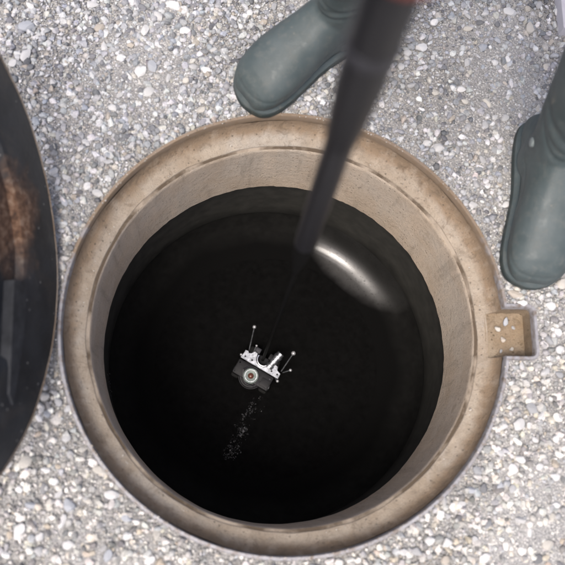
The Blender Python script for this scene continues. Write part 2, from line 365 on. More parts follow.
# ------------------------------------------------------------------ shaft below the frame
shaft = thing('manhole_shaft', 'deep black plastic shaft beneath the round manhole frame', 'shaft', (0, 0, 0))
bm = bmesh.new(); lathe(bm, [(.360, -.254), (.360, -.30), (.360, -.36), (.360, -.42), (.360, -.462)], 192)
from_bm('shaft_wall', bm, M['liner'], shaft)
BZ, BC, BR = -.527, .295, .06                               # moulded curve between wall and floor
prof = [(.3605, -.461), (.3598, -.470)] + [(BC + BR * math.sin(math.radians(t)), BZ + BR * (1 - math.cos(math.radians(t)))) for t in (66, 58, 50, 43, 36, 30, 24, 18, 12, 7, 3)] + [(.285, BZ - .0003), (.27, BZ - .0015), (.255, BZ - .003)]
bm = bmesh.new(); lathe(bm, prof, 192)
from_bm('bench', bm, M['bench'], shaft)
FLOOR = -.534
bm = bmesh.new(); bmesh.ops.create_grid(bm, x_segments=70, y_segments=70, size=.262)
for v in bm.verts:
    s = max(abs(v.co.x), abs(v.co.y)); l = math.hypot(v.co.x, v.co.y)
    if l > 1e-6: v.co *= s / l
    l = math.hypot(v.co.x, v.co.y); k = max(0, (l - .2) / .06) ** 2
    v.co.z = FLOOR + .0055 * k + .0010 * math.sin(v.co.x * 60) * math.cos(v.co.y * 47) + random.uniform(-.0005, .0005)
from_bm('shaft_floor', bm, M['silt'], shaft)

# ------------------------------------------------------------------ pixel helpers (a direction only; z comes from the surface touched)
Rm = cam.rotation_euler.to_matrix()
def at(px, py, z):
    d = Rm @ Vector(((px - 282.5) / FPX, -(py - 282.5) / FPX, -1)); return CAM + d * ((z - CAM.z) / d.z)
def proj(p):
    q = Rm.transposed() @ (Vector(p) - CAM); return 282.5 + FPX * q.x / -q.z, 282.5 - FPX * q.y / -q.z

# ------------------------------------------------------------------ hinged cover, standing open on the left of the frame
LEAN = math.radians(17.6); LAZ = math.radians(2.1); LR = .375
nrm = Vector((math.cos(LAZ) * math.cos(LEAN), math.sin(LAZ) * math.cos(LEAN), math.sin(LEAN)))
uu = Vector((-math.sin(LAZ), math.cos(LAZ), 0)); ww = nrm.cross(uu)
if ww.z < 0: ww = -ww
# local axes: x = along the hinge (up in the picture), y = up the lid, z = the underside's normal
lx = ww.cross(nrm).normalized()
lid = thing('manhole_cover', 'open black iron manhole cover standing on edge, with a rust patch', 'manhole cover')
base = Vector((-.3935, .042, .012))
mtx = Matrix((lx, ww, nrm)).transposed().to_4x4(); mtx.translation = base + ww * LR
lid.matrix_world = mtx
def lidpart(name, bm, m, parent=None, smooth=True): return from_bm(name, bm, m, parent or lid, smooth)
bm = bmesh.new(); solid(bm, [(.30, -.034), (LR - .004, -.034), (LR - .001, -.030), (LR - .0005, -.016)], 160)
lidpart('cover_plate', bm, M['lid'])
bm = bmesh.new(); lathe(bm, [(LR - .001, -.0158), (LR, -.006), (LR - .0012, -.0008), (LR - .0055, .0006), (LR - .0062, -.003)], 200)
wob(lidpart('rim_edge', bm, M['lid_rim']), .0004)
bm = bmesh.new(); lathe(bm, [(LR - .0058, -.0012), (LR - .012, .0), (LR - .105, .0), (LR - .112, -.003), (LR - .116, -.0155)], 200)
wob(lidpart('flange', bm, M['lid']), .0005)
bm = bmesh.new(); solid(bm, [(.02, -.0335), (LR - .1155, -.0335), (LR - .115, -.0155), (LR - .15, -.0145), (.02, -.014)], 120)
lidpart('web', bm, M['lid'])
for k in range(5):
    an = math.radians(45 * k); rm = Matrix.Rotation(an, 4, 'Z')
    bm = bmesh.new(); r = box(bm, .03, LR - .117, -.008, .008, -.0145, .0015, .002)
    bmesh.ops.transform(bm, matrix=rm, verts=bm.verts)
    lidpart('rib', bm, M['lid'])
# pale tapered bar lying on the underside next to the rust
bm = bmesh.new()
prism(bm, [(-.006, -.262), (-.012, -.226), (-.09, -.226), (-.185, -.226), (-.20, -.238), (-.09, -.262)], -.0142, .004)
lidpart('bar', bm, M['bar'], smooth=False)
bm = bmesh.new(); box(bm, -.05, .05, -LR - .006, -LR + .03, -.033, -.017, .003)
tube(bm, [(-.05, -LR - .004, -.026), (.05, -LR - .004, -.026)], .010, 14)
lidpart('hinge_lug', bm, M['lid_rim'])

# ------------------------------------------------------------------ gravel
cover_foot = (-.43, .042)
def free(x, y, r):
    l = np.hypot(x, y); ok = l > RO + LIPW + r * .25
    ok &= ~((x > .36) & (x < PX1 + LIPW + r * .55) & (y > PY0 - LIPW - r * .55) & (y < PY1 + LIPW + r * .55))
    return ok
PAL = np.array([(.74, .735, .725), (.63, .628, .62), (.53, .53, .528), (.44, .442, .448), (.355, .363, .375), (.42, .44, .475), (.49, .445, .385), (.57, .545, .495), (.19, .194, .202), (.26, .261, .266)])
PW = np.array([.11, .13, .15, .16, .13, .05, .04, .08, .07, .08]); PW /= PW.sum()
def ico(sub):
    if sub == 0: return np.array([(1, 0, 0), (0, 1, 0), (-1, 0, 0), (0, -1, 0), (0, 0, 1), (0, 0, -1.)]), np.array([(0, 1, 4), (1, 2, 4), (2, 3, 4), (3, 0, 4), (1, 0, 5), (2, 1, 5), (3, 2, 5), (0, 3, 5)])
    bm = bmesh.new(); bmesh.ops.create_icosphere(bm, subdivisions=sub, radius=1)
    v = np.array([q.co[:] for q in bm.verts]); bm.verts.index_update(); f = np.array([[q.index for q in fc.verts] for fc in bm.faces]); bm.free(); return v, f
def rough_stone(v, amp, seed):
    g = np.random.default_rng(seed); out = v.copy(); 
    for _ in range(11):                                       # flatten against random planes: broken faces
        d = g.normal(size=3); d /= np.linalg.norm(d); lim = g.uniform(.5, .88); t = out @ d; m = t > lim; out[m] -= np.outer(t[m] - lim, d) * .9
    return out * (1 + g.uniform(-amp, amp, (len(v), 1)))
def rotm(n, tilt):
    a = rng.uniform(0, 2 * np.pi, n); b = rng.normal(0, tilt, n); c = rng.normal(0, tilt, n)
    ca, sa, cb, sb, cc, sc = np.cos(a), np.sin(a), np.cos(b), np.sin(b), np.cos(c), np.sin(c); z = np.zeros(n); o = np.ones(n)
    A = np.stack([np.stack([ca, -sa, z], 1), np.stack([sa, ca, z], 1), np.stack([z, z, o], 1)], 1)
    B = np.stack([np.stack([o, z, z], 1), np.stack([z, cb, -sb], 1), np.stack([z, sb, cb], 1)], 1)
    D = np.stack([np.stack([cc, z, sc], 1), np.stack([z, o, z], 1), np.stack([-sc, z, cc], 1)], 1)
    return A @ B @ D
def patchy(x, y):   # sandy worn patches where fewer stones show
    return .5 + .28 * np.sin(5.1 * x + 2.3 * y + 1.1) + .22 * np.sin(-3.7 * x + 7.9 * y + 2.7) + .18 * np.sin(11 * x - 9 * y)
def region_tint(x, y):   # stone tint: darker and greyer on the far side, lighter and creamier near
    t = np.clip((y + .15 + .12 * np.sin(4 * x + 1)) / .5, 0, 1)[:, None]; return (1 - t) * np.array([[1.06, 1.035, .985]]) + t * np.array([[.90, .915, .94]])
def gravel(name, count, r0, r1, sub, region, pw=1.8, variants=8, keep=.35, tone=1.0):
    x = rng.uniform(region[0], region[1], count); y = rng.uniform(region[2], region[3], count)
    r = r0 + (r1 - r0) * rng.uniform(0, 1, count) ** pw
    ok = free(x, y, r) & (rng.uniform(0, 1, count) < keep + (1 - keep) * np.clip(patchy(x, y) * 1.4, 0, 1)); x, y, r = x[ok], y[ok], r[ok]; n = len(x)
    bv, bf = ico(sub); base = [rough_stone(bv, .06, 100 + k + sub * 20) for k in range(variants)]
    ids = rng.integers(0, variants, n); S = np.stack([r * rng.uniform(.85, 1.35, n), r * rng.uniform(.7, 1.0, n), r * rng.uniform(.5, .85, n)], 1)
    V_ = np.stack(base)[ids] * S[:, None, :]; V_ = np.einsum('nij,nvj->nvi', rotm(n, .35), V_)
    V_ += np.stack([x, y, .001 + r * rng.uniform(-.15, .4, n)], 1)[:, None, :]
    nv = len(bv); F = (bf[None] + (np.arange(n) * nv)[:, None, None]).reshape(-1, 3); V_ = V_.reshape(-1, 3)
    me = bpy.data.meshes.new(name); me.vertices.add(len(V_)); me.vertices.foreach_set('co', V_.ravel().astype(np.float32))
    me.loops.add(F.size); me.loops.foreach_set('vertex_index', F.ravel().astype(np.int32)); me.polygons.add(len(F))
    me.polygons.foreach_set('loop_start', np.arange(0, F.size, 3, dtype=np.int32)); 
    me.update(calc_edges=True)
    col = PAL[rng.choice(len(PAL), n, p=PW)] * rng.uniform(.85, 1.1, (n, 1)) * (1 + rng.normal(0, .015, (n, 3))) * region_tint(x, y)[:, :] * tone
    at_ = me.attributes.new('stone_col', 'FLOAT_COLOR', 'POINT'); cc = np.ones((n, nv, 4), np.float32); cc[:, :, :3] = np.clip(col, 0, .85)[:, None, :]
    at_.data.foreach_set('color', cc.ravel())
    if sub > 1: me.polygons.foreach_set('use_smooth', np.ones(len(F), bool)); me.set_sharp_from_angle(angle=math.radians(28))
    o = link(name, me, M['gravel'], ground); o['kind'] = 'stuff'; return o
gravel('fine_gravel', 60000, .0014, .0038, 1, (-.72, .72, -.58, .95), 1.2)
gravel('coarse_gravel', 24500, .0034, .0086, 2, (-.68, .68, -.54, .90), 1.9, keep=.55)
gravel('grit', 90000, .0009, .0022, 0, (-.72, .72, -.58, .95), 1.0, keep=.8, tone=.8)
gravel('outer_gravel', 30000, .003, .010, 1, (-1.8, 1.8, -1.7, 2.1), 1.8)
# the large stones one can pick apart, each an object of its own
bv, bf = ico(2); smesh = []
for k in range(10):
    me = bpy.data.meshes.new('stone'); me.from_pydata(rough_stone(bv, .045, 500 + k).tolist(), [], bf.tolist())
    me.polygons.foreach_set('use_smooth', [True] * len(me.polygons)); me.set_sharp_from_angle(angle=math.radians(32)); me.materials.append(M['stone']); smesh.append(me)
# stones that stand out in the photograph (pixel, length px, width px, turn in degrees, tint)
KEY = [(26, 54, 18, 9, 75, 0), (92, 5, 12, 9, 0, 1), (27, 27, 16, 10, 10, 5), (175, 6, 17, 9, 155, 0), (141, 70, 15, 11, 60, 0), (152, 66, 13, 10, 100, 5), (186, 30, 13, 8, 20, 0), (158, 16, 11, 8, 120, 1), (145, 30, 13, 8, 70, 1),
       (100, 28, 11, 8, 20, 6), (13, 63, 9, 9, 0, 1), (148, 92, 12, 9, 30, 1), (122, 57, 11, 7, 20, 0), (97, 193, 12, 8, 150, 1), (87, 186, 9, 7, 50, 0), (205, 70, 10, 8, 0, 0),
       (421, 48, 12, 10, 20, 0), (408, 53, 9, 7, 0, 1), (462, 89, 11, 7, 10, 0), (510, 12, 13, 8, 160, 1), (530, 28, 13, 9, 70, 7), (483, 48, 10, 8, 20, 5), (488, 103, 11, 8, 130, 7), (469, 28, 11, 6, 10, 7), (495, 62, 8, 7, 40, 0), (555, 262, 11, 9, 60, 6), (514, 294, 17, 8, 170, 6), (522, 303, 10, 7, 0, 0), (550, 306, 10, 10, 0, 0), (562, 284, 12, 10, 0, 7), (438, 148, 12, 9, 0, 2), (427, 143, 9, 7, 0, 1),
       (25, 462, 14, 11, 30, 7), (101, 471, 16, 9, 165, 7), (112, 495, 15, 9, 170, 1), (62, 522, 14, 8, 75, 0), (20, 529, 14, 11, 30, 1), (70, 505, 14, 11, 110, 5), (128, 535, 11, 8, 40, 0), (68, 545, 12, 8, 10, 1), (5, 555, 9, 8, 0, 0), (66, 438, 9, 8, 0, 2), (45, 470, 9, 7, 0, 0), (108, 555, 13, 9, 60, 5), (30, 505, 11, 8, 0, 5), (55, 482, 8, 7, 0, 0), (20, 489, 8, 7, 0, 0),
       (519, 424, 14, 11, 40, 1), (531, 408, 13, 10, 120, 4), (541, 416, 10, 7, 60, 1), (513, 470, 11, 10, 90, 0), (540, 467, 9, 7, 0, 0), (520, 459, 11, 7, 150, 0), (556, 438, 9, 7, 90, 0), (503, 427, 10, 7, 0, 1), (515, 388, 11, 6, 160, 7), (511, 398, 9, 7, 0, 6), (555, 477, 10, 8, 0, 0), (500, 453, 9, 7, 0, 1), (560, 350, 9, 8, 0, 1), (545, 372, 10, 8, 40, 2), (460, 505, 11, 8, 20, 1), (470, 490, 10, 8, 0, 5), (430, 540, 12, 9, 40, 0), (402, 552, 11, 8, 0, 1), (548, 545, 12, 9, 10, 7), (485, 558, 12, 8, 30, 0), (520, 520, 11, 8, 0, 2), (488, 525, 10, 7, 60, 4), (150, 560, 12, 8, 20, 0), (445, 560, 9, 8, 0, 6), (556, 505, 9, 7, 0, 1)]
def put_stone(x, y, L, W, ang, tint, H=None, z=None):
    o = bpy.data.objects.new('stone', random.choice(smesh)); C.objects.link(o); o.parent = ground
    H = H or W * random.uniform(.6, .8); o.scale = (L / 2 * 1.08, W / 2 * 1.08, H / 2)
    o.location = (x, y, (.002 + H * .18) if z is None else z)
    o.rotation_euler = (random.uniform(-.15, .15), random.uniform(-.15, .15), ang)
    c = PAL[tint] * random.uniform(.93, 1.08); o.color = (*np.clip(c, 0, .84), 1)
placed = []
for px, py, L, W, deg, tint in KEY:
    p = at(px, py, .004); s = (CAM - p).length / FPX; r = L * s / 2
    if not free(np.array([p.x]), np.array([p.y]), np.array([r * .7]))[0] and not (485 < px < 530 and 285 < py < 310): continue
    put_stone(p.x, p.y, L * s, W * s, math.radians(deg), tint); placed.append((p.x, p.y, r))
tries = 0
while len(placed) < 285 and tries < 20000:
    tries += 1; x, y = random.uniform(-.62, .60), random.uniform(-.47, .78); L = random.uniform(.014, .020); r = L / 2
    if not free(np.array([x]), np.array([y]), np.array([r]))[0]: continue
    u, v = proj((x, y, 0))
    if not (-20 < u < 585 and -20 < v < 585): continue
    if any(math.hypot(x - a, y - b) < (r + c) * 1.15 for a, b, c in placed): continue
    put_stone(x, y, L, L * random.uniform(.6, .85), random.uniform(0, 6.28), int(rng.choice(len(PAL), p=PW))); placed.append((x, y, r))
# pebbles fallen into the lock pocket
for x, y, L, W, t in ((.405, .018, .018, .010, 5), (.388, .004, .013, .009, 7), (.398, -.016, .012, .010, 6), (.418, .006, .008, .006, 3), (.412, -.034, .009, .007, 7), (.392, -.038, .008, .006, 2)):
    o_ = put_stone(x, y, L, W, random.uniform(0, 3), t, z=-.0415)

# grit lying on the seat of the frame
bm = bmesh.new()
for k in range(900):
    an = random.uniform(0, 6.283); r = .379 - abs(random.gauss(0, .007)) if random.random() < .6 else random.uniform(.356, .379)
    if math.sin(an * 3 + 1) + math.sin(an * 7) < random.uniform(-2, 1.2): continue
    q_ = random.uniform(.0006, .0016) * (2 if random.random() < .05 else 1); g = bmesh.ops.create_icosphere(bm, subdivisions=1, radius=q_)
    for v in g['verts']: v.co = Vector((v.co.x * random.uniform(.7, 1.3), v.co.y * random.uniform(.7, 1.3), v.co.z * .7)) + Vector((r * math.cos(an), r * math.sin(an), -.0468))
for k in range(700):
    an = random.uniform(0, 6.283); r = random.uniform(.3875, .3955)
    if math.sin(an * 5 + 2) + math.sin(an * 11) < random.uniform(-2, 1.4) or abs(math.sin(an)) < .15 and math.cos(an) > 0: continue
    q_ = random.uniform(.0006, .0017); g = bmesh.ops.create_icosphere(bm, subdivisions=1, radius=q_)
    for v in g['verts']: v.co = Vector((v.co.x * random.uniform(.7, 1.3), v.co.y * random.uniform(.7, 1.3), v.co.z * .7)) + Vector((r * math.cos(an), r * math.sin(an), .0062))
o = from_bm('grit', bm, M['grit'], frame, smooth=False); o['kind'] = 'stuff'

# ------------------------------------------------------------------ rubber boots and the person in them
def remeshed(name, bm, m, parent, voxel=.0038, smooth=8, mtx=None):
    me = bpy.data.meshes.new('tmp'); bmesh.ops.recalc_face_normals(bm, faces=bm.faces); bm.to_mesh(me); bm.free()
    o = bpy.data.objects.new('tmp', me); C.objects.link(o)
    r = o.modifiers.new('r', 'REMESH'); r.mode = 'VOXEL'; r.voxel_size = voxel
    s = o.modifiers.new('s', 'SMOOTH'); s.factor = .5; s.iterations = smooth
    dg = bpy.context.evaluated_depsgraph_get(); me2 = bpy.data.meshes.new_from_object(o.evaluated_get(dg))
    bpy.data.objects.remove(o); bpy.data.meshes.remove(me)
    me2.name = name; me2.materials.clear(); me2.polygons.foreach_set('use_smooth', [True] * len(me2.polygons))
    return link(name, me2, m, parent)
def loft(bm, secs):
    rings = [[bm.verts.new(p) for p in s] for s in secs]; n = len(rings[0])
    for a, b in zip(rings, rings[1:]):
        for k in range(n): bm.faces.new((a[k], a[(k + 1) % n], b[(k + 1) % n], b[k]))
    bm.faces.new(rings[0]); bm.faces.new(rings[-1])
# foot stations: y from heel (0) forward to toe (.30): half width, top height, side shift
FOOT = [(-.004, .020, .050, 0), (.004, .030, .075, 0), (.03, .037, .10, 0), (.07, .039, .125, .001), (.11, .040, .138, .003), (.14, .043, .118, .004), (.17, .0485, .099, .004), (.20, .0515, .088, .002), (.225, .0515, .080, -.001), (.248, .048, .071, -.003), (.264, .039, .058, -.005), (.274, .025, .042, -.006)]
BS = 1.13
def make_boot(parent, toe_dir, heel, side, lean, hgt=.40):
    """toe_dir: yaw of the toe; heel: ground point; side +1 right / -1 left; lean: shaft offset at its top in boot axes"""
    bm = bmesh.new(); secs = []
    for y, w, h, dx in FOOT:
        s = []
        for k in range(24):
            a = 2 * math.pi * k / 24; ca, sa = math.cos(a), math.sin(a)
            x = w * math.copysign(abs(ca) ** .75, ca) ; z = (.014 + h) / 2 + (h - .014) / 2 * math.copysign(abs(sa) ** (1.0 if sa > 0 else .5), sa)
            if sa > 0: x *= 1 - .12 * max(0, sa)
            s.append((x + dx * side, y, z))
        secs.append(s)
    loft(bm, secs)
    SH = [(.03, .042, .047, .062), (.09, .042, .049, .064), (.13, .043, .050, .060), (.17, .045, .052, .053), (.22, .048, .056, .050), (.28, .052, .061, .048), (.34, .055, .064, .046), (hgt, .056, .065, .046)]
    secs = []
    for z, wx, wy, cy in SH:
        t = max(0, (z - .08) / (hgt - .08)); ox, oy = lean[0] * t, lean[1] * t
        f = 1 + .015 * math.sin(z * 130)
        secs.append([(ox + wx * f * math.cos(2 * math.pi * k / 24), cy + .012 + oy + wy * f * math.sin(2 * math.pi * k / 24), z) for k in range(24)])
    loft(bm, secs)
    boot = remeshed('rubber_boot', bm, M['boot'], parent, .0028, 12)
    me = boot.data; nr = [v.normal.copy() for v in me.vertices]
    for v, nn in zip(me.vertices, nr):
        x, y, z = v.co; d = 0.0
        for k, (y0, z0, w_, am) in enumerate(((.135, .128, .0050, .0024), (.125, .155, .0055, .0022), (.105, .188, .006, .0018), (.10, .222, .007, .0014))):
            s_ = (y - y0) * .62 + (z - z0) * .78 + .004 * math.sin(x * 45 + k * 1.7) + x * (.12 if k % 2 else -.10)
            fade = max(0, min(1, (y - .04) / .05)) * max(0, min(1, (z - .095) / .02)); d -= am * math.exp(-(s_ / w_) ** 2) * fade - .5 * am * math.exp(-((s_ - 2.0 * w_) / w_) ** 2) * fade
        sv = (z - .046 - .03 * max(0, (.2 - y) / .2))                          # low moulded line running round the foot
        d -= .0009 * math.exp(-(sv / .0028) ** 2)
        ring = abs(z - .36); d += .0015 * math.exp(-(ring / .004) ** 2)
        v.co += nn * d
    me.update()
    boot.location = heel; boot.rotation_euler = (0, 0, toe_dir); boot.scale = (BS, BS, BS)
    # foxing band and sole
    def outline(grow, n=28):
        R_, L_ = [], []
        for y, w, h, dx in FOOT: 
            ww_ = w * .97; R_.append((ww_ + grow + dx * side, y)); L_.append((-ww_ - grow + dx * side, y))
        tip = [(FOOT[-1][3] * side, .2785 + grow)]; back = [(0, -.008 - grow)]
        return back + R_ + tip + L_[::-1]
    def smooth_loop(pts, it=2):
        for _ in range(it):
            q = []
            for i, p in enumerate(pts):
                r = pts[(i + 1) % len(pts)]; q += [(p[0] * .75 + r[0] * .25, p[1] * .75 + r[1] * .25), (p[0] * .25 + r[0] * .75, p[1] * .25 + r[1] * .75)]
            pts = q
        return pts
    bm = bmesh.new()
    loft(bm, [[(x, y, z) for x, y in smooth_loop(outline(g))] for g, z in ((.001, .0125), (.0025, .0135), (.0028, .018), (.0015, .0195), (-.001, .022), (-.004, .025))])
    from_bm('foxing_band', bm, M['boot'], boot)
    bm = bmesh.new()
    loft(bm, [[(x, y, z) for x, y in smooth_loop(outline(g))] for g, z in ((.001, .001), (.003, .003), (.0035, .011), (.003, .0128))])
    from_bm('sole', bm, M['sole'], boot)
    bm = bmesh.new(); tt = [(lean[0] + .0575 * math.cos(2 * math.pi * k / 32), .058 + lean[1] + .0665 * math.sin(2 * math.pi * k / 32), hgt - .002) for k in range(33)]
    tube(bm, tt, .004, 8, False); from_bm('top_edge', bm, M['boot'], boot)
    # small round button on the outer ankle
    t = (.115 - .08) / (hgt - .08)
    for sd_ in (-1, 1):
        bm = bmesh.new(); mt = Matrix.Translation((sd_ * .0415 + lean[0] * t, .078, .112)) @ Matrix.Rotation(math.radians(90) * sd_, 4, 'Y')
        solid(bm, [(.0075, -.002), (.0075, .002), (.006, .0034), (.002, .0038)], 20, mt)
        from_bm('ankle_button', bm, M['button'], boot)
    # raised seam where the vamp meets the leg
    bm = bmesh.new(); pts = []
    for k in range(25):
        a = math.radians(-62 + 124 * k / 24); y = .128 + .028 * math.cos(a) ; pts.append(a)
    bm.free()
    return boot
person = thing('person', 'person in dark green rubber boots standing at the manhole edge, holding a black pole', 'person', (.29, .45, 0))
H1 = at(352, 17, 0); T1 = Vector((-.099, .438, 0))
def boot_from(toe, heading_deg, parent, side, lean):
    a = math.radians(heading_deg); d = Vector((math.cos(a), math.sin(a), 0)); heel = toe - d * .279 * BS
    b = make_boot(parent, a - math.pi / 2, heel - parent.location, side, lean); return heel, d
BOOT1 = boot_from(Vector((-.092, .410, .004)), 218, person, 1, (-.02, .065))
BOOT2 = boot_from(Vector((.437, .066, .004)), 264, person, -1, (.045, -.005))

# body: one continuous skinned surface, clothes as zones of it
def skin_body(parent, nodes, edges, root, zones):
    names = list(nodes); me = bpy.data.meshes.new('tmp'); me.from_pydata([nodes[k][0] for k in names], [(names.index(a), names.index(b)) for a, b in edges], [])
    o = bpy.data.objects.new('tmp', me); C.objects.link(o); md = o.modifiers.new('k', 'SKIN'); md.use_smooth_shade = True; md.branch_smoothing = .6
    sk = me.skin_vertices[0].data
    for i, k in enumerate(names): r = nodes[k][1]; sk[i].radius = r if hasattr(r, '__len__') else (r, r); sk[i].use_root = k == root
    ss = o.modifiers.new('s', 'SUBSURF'); ss.levels = 2; ss.render_levels = 2
    me2 = bpy.data.meshes.new_from_object(o.evaluated_get(bpy.context.evaluated_depsgraph_get()))
    bpy.data.objects.remove(o); bpy.data.meshes.remove(me); me2.materials.clear()
    for m in zones['mats']: me2.materials.append(m)
    for p in me2.polygons: p.material_index = zones['pick'](p.center); p.use_smooth = True
    me2.name = 'body'; return link('body', me2, None, parent)
PA, PB = at(318.5, 204.5, .5), at(379, 28, .86); PAX = (PB - PA).normalized()
def on_pole(z): return PA + PAX * ((z - PA.z) / PAX.z)
PL = on_pole(1.0); PL.z = 0; P0 = person.location
fw = Vector((-.56, -.83, 0)); rt = Vector((-.83, .56, 0))
def in_shaft(B, lean, z):      # axis of a boot's shaft at height z
    zz = z / BS; t = max(0, (zz - .08) / .32); side_v = Vector((B[1].y, -B[1].x, 0)); cy = .053 if zz < .2 else .047
    return B[0] + B[1] * (cy + .012 + lean[1] * t) * BS + side_v * lean[0] * t * BS + Vector((0, 0, z))
hip = Vector((.33, .52, .90)); kneeR = in_shaft(BOOT1, (-.02, .065), .56) + Vector((.02, 0, 0)); kneeL = in_shaft(BOOT2, (.045, -.005), .56) + Vector((-.005, .02, 0))
sh = Vector((.27, .42, 1.40)); HR = on_pole(1.14); HL = on_pole(.986)
wristR = HR + Vector((.03, .085, .012)); wristL = HL + Vector((.085, .035, .02))
shR, shL = sh + rt * .185 - Vector((0, 0, .02)), sh - rt * .185 - Vector((0, 0, .02))
elR = (shR + wristR) / 2 + rt * .10 + Vector((0, 0, -.12)); elL = (shL + wristL) / 2 - rt * .10 + Vector((0, 0, -.13))
nodes = {'pelvis': (hip, (.15, .115)), 'hipR': (hip + rt * .09 - Vector((0, 0, .07)), .095), 'hipL': (hip - rt * .09 - Vector((0, 0, .07)), .095),
         'kneeR': (kneeR, .064), 'kneeL': (kneeL, .064), 'calfR': (in_shaft(BOOT1, (-.02, .065), .43), .052), 'calfL': (in_shaft(BOOT2, (.045, -.005), .43), .052), 'ankR': (in_shaft(BOOT1, (-.02, .065), .22), .036), 'ankL': (in_shaft(BOOT2, (.045, -.005), .22), .036),
         'waist': (hip + fw * .02 + Vector((0, 0, .17)), (.145, .105)), 'chest': (sh - Vector((0, 0, .14)) - fw * .0, (.17, .12)), 'sho': (sh, (.12, .085)), 'neck': (sh + fw * .05 + Vector((0, 0, .09)), .056),
         'head0': (sh + fw * .09 + Vector((0, 0, .15)), (.068, .074)), 'head1': (sh + fw * .10 + Vector((0, 0, .225)), (.076, .088)), 'head2': (sh + fw * .09 + Vector((0, 0, .285)), (.052, .06)),
         'shR': (shR, .068), 'elR': (elR, .046), 'wrR': (wristR, .031), 'shL': (shL, .068), 'elL': (elL, .046), 'wrL': (wristL, .031)}
nodes = {k: (v[0] - P0, v[1]) for k, v in nodes.items()}
edges = [('pelvis', 'hipR'), ('pelvis', 'hipL'), ('hipR', 'kneeR'), ('hipL', 'kneeL'), ('kneeR', 'calfR'), ('kneeL', 'calfL'), ('calfR', 'ankR'), ('calfL', 'ankL'), ('pelvis', 'waist'), ('waist', 'chest'), ('chest', 'sho'), ('sho', 'neck'), ('neck', 'head0'), ('head0', 'head1'), ('head1', 'head2'),
         ('sho', 'shR'), ('shR', 'elR'), ('elR', 'wrR'), ('sho', 'shL'), ('shL', 'elL'), ('elL', 'wrL')]
skin_body(person, nodes, edges, 'pelvis', {'mats': [M['trousers'], M['jacket'], M['skin']], 'pick': lambda c: 0 if (c.z < .95 and ((c + P0).to_2d() - PL.to_2d()).length > .33) else (2 if c.z > 1.475 else 1)})
hd = sh + fw * .10 + Vector((0, 0, .215)) - P0
bm = bmesh.new(); bmesh.ops.create_uvsphere(bm, u_segments=24, v_segments=14, radius=1)
for v in bm.verts:
    if v.co.z < -.05: v.co.z = -.05 - .3 * max(0, (Vector(v.co).to_2d().normalized().dot(-fw.to_2d())) if v.co.to_2d().length > .01 else 0) * (1 if v.co.z < -.06 else 0)
bmesh.ops.scale(bm, vec=(.086, .086, .10), verts=bm.verts); bmesh.ops.translate(bm, vec=hd + Vector((0, 0, .03)) - fw * .012, verts=bm.verts); from_bm('hair', bm, M['hair'], person)
for s in (-1, 1):
    bm = bmesh.new(); bmesh.ops.create_uvsphere(bm, u_segments=12, v_segments=8, radius=.010); bmesh.ops.translate(bm, vec=hd + fw * .082 + rt * .03 * s, verts=bm.verts); from_bm('eye', bm, M['eye'], person)
    bm = bmesh.new(); bmesh.ops.create_uvsphere(bm, u_segments=12, v_segments=8, radius=1); bmesh.ops.scale(bm, vec=(.014, .014, .03), verts=bm.verts); bmesh.ops.translate(bm, vec=hd + rt * .078 * s - Vector((0, 0, .02)), verts=bm.verts); from_bm('ear', bm, M['skin'], person)
bm = bmesh.new(); tube(bm, [hd + fw * .083 + Vector((0, 0, .0)), hd + fw * .100 + Vector((0, 0, -.035)), hd + fw * .083 + Vector((0, 0, -.045))], [.008, .014, .010], 10); from_bm('nose', bm, M['skin'], person)
bm = bmesh.new(); tube(bm, [hd + fw * .074 + rt * .022 + Vector((0, 0, -.068)), hd + fw * .084 + Vector((0, 0, -.066)), hd + fw * .074 - rt * .022 + Vector((0, 0, -.068))], [.003, .006, .003], 8); from_bm('mouth', bm, M['skin'], person)
# gloved hands closed round the pole
def grip(center, wrist, flip):
    d = (wrist - center); a0 = math.atan2(d.y, d.x); bm = bmesh.new(); pr = .0216 + .010
    palm = center + Vector((math.cos(a0), math.sin(a0), 0)) * (pr + .006)
    tube(bm, [wrist, (wrist + palm) / 2 + Vector((0, 0, .004)), palm + Vector((0, 0, -.0)), ], [.031, .036, .034], 14)
    for i, L in enumerate((205, 225, 220, 195)):
        z = .033 - .022 * i; rr = .0105 - (.0012 if i == 3 else 0)
        pts = [center + Vector(((pr + .004 * math.sin(k)) * math.cos(a0 + flip * math.radians(20 + L * k / 8)), pr * math.sin(a0 + flip * math.radians(20 + L * k / 8)), z)) for k in range(9)]
        tube(bm, [palm + Vector((0, 0, z))] + pts, [.013] + [rr * (1 - .03 * k) for k in range(9)], 10)
    pts = [center + Vector((pr * math.cos(a0 - flip * math.radians(15 + 95 * k / 5)), pr * math.sin(a0 - flip * math.radians(15 + 95 * k / 5)), .03 + .003 * k)) for k in range(6)]
    tube(bm, [palm + Vector((0, 0, .012))] + pts, [.016, .014, .013, .0125, .012, .0115, .010], 10)
    for v in bm.verts: v.co -= P0
    remeshed('gloved_hand', bm, M['glove'], person, .0026, 4)
grip(HR, wristR, 1); grip(HL, wristL, -1)

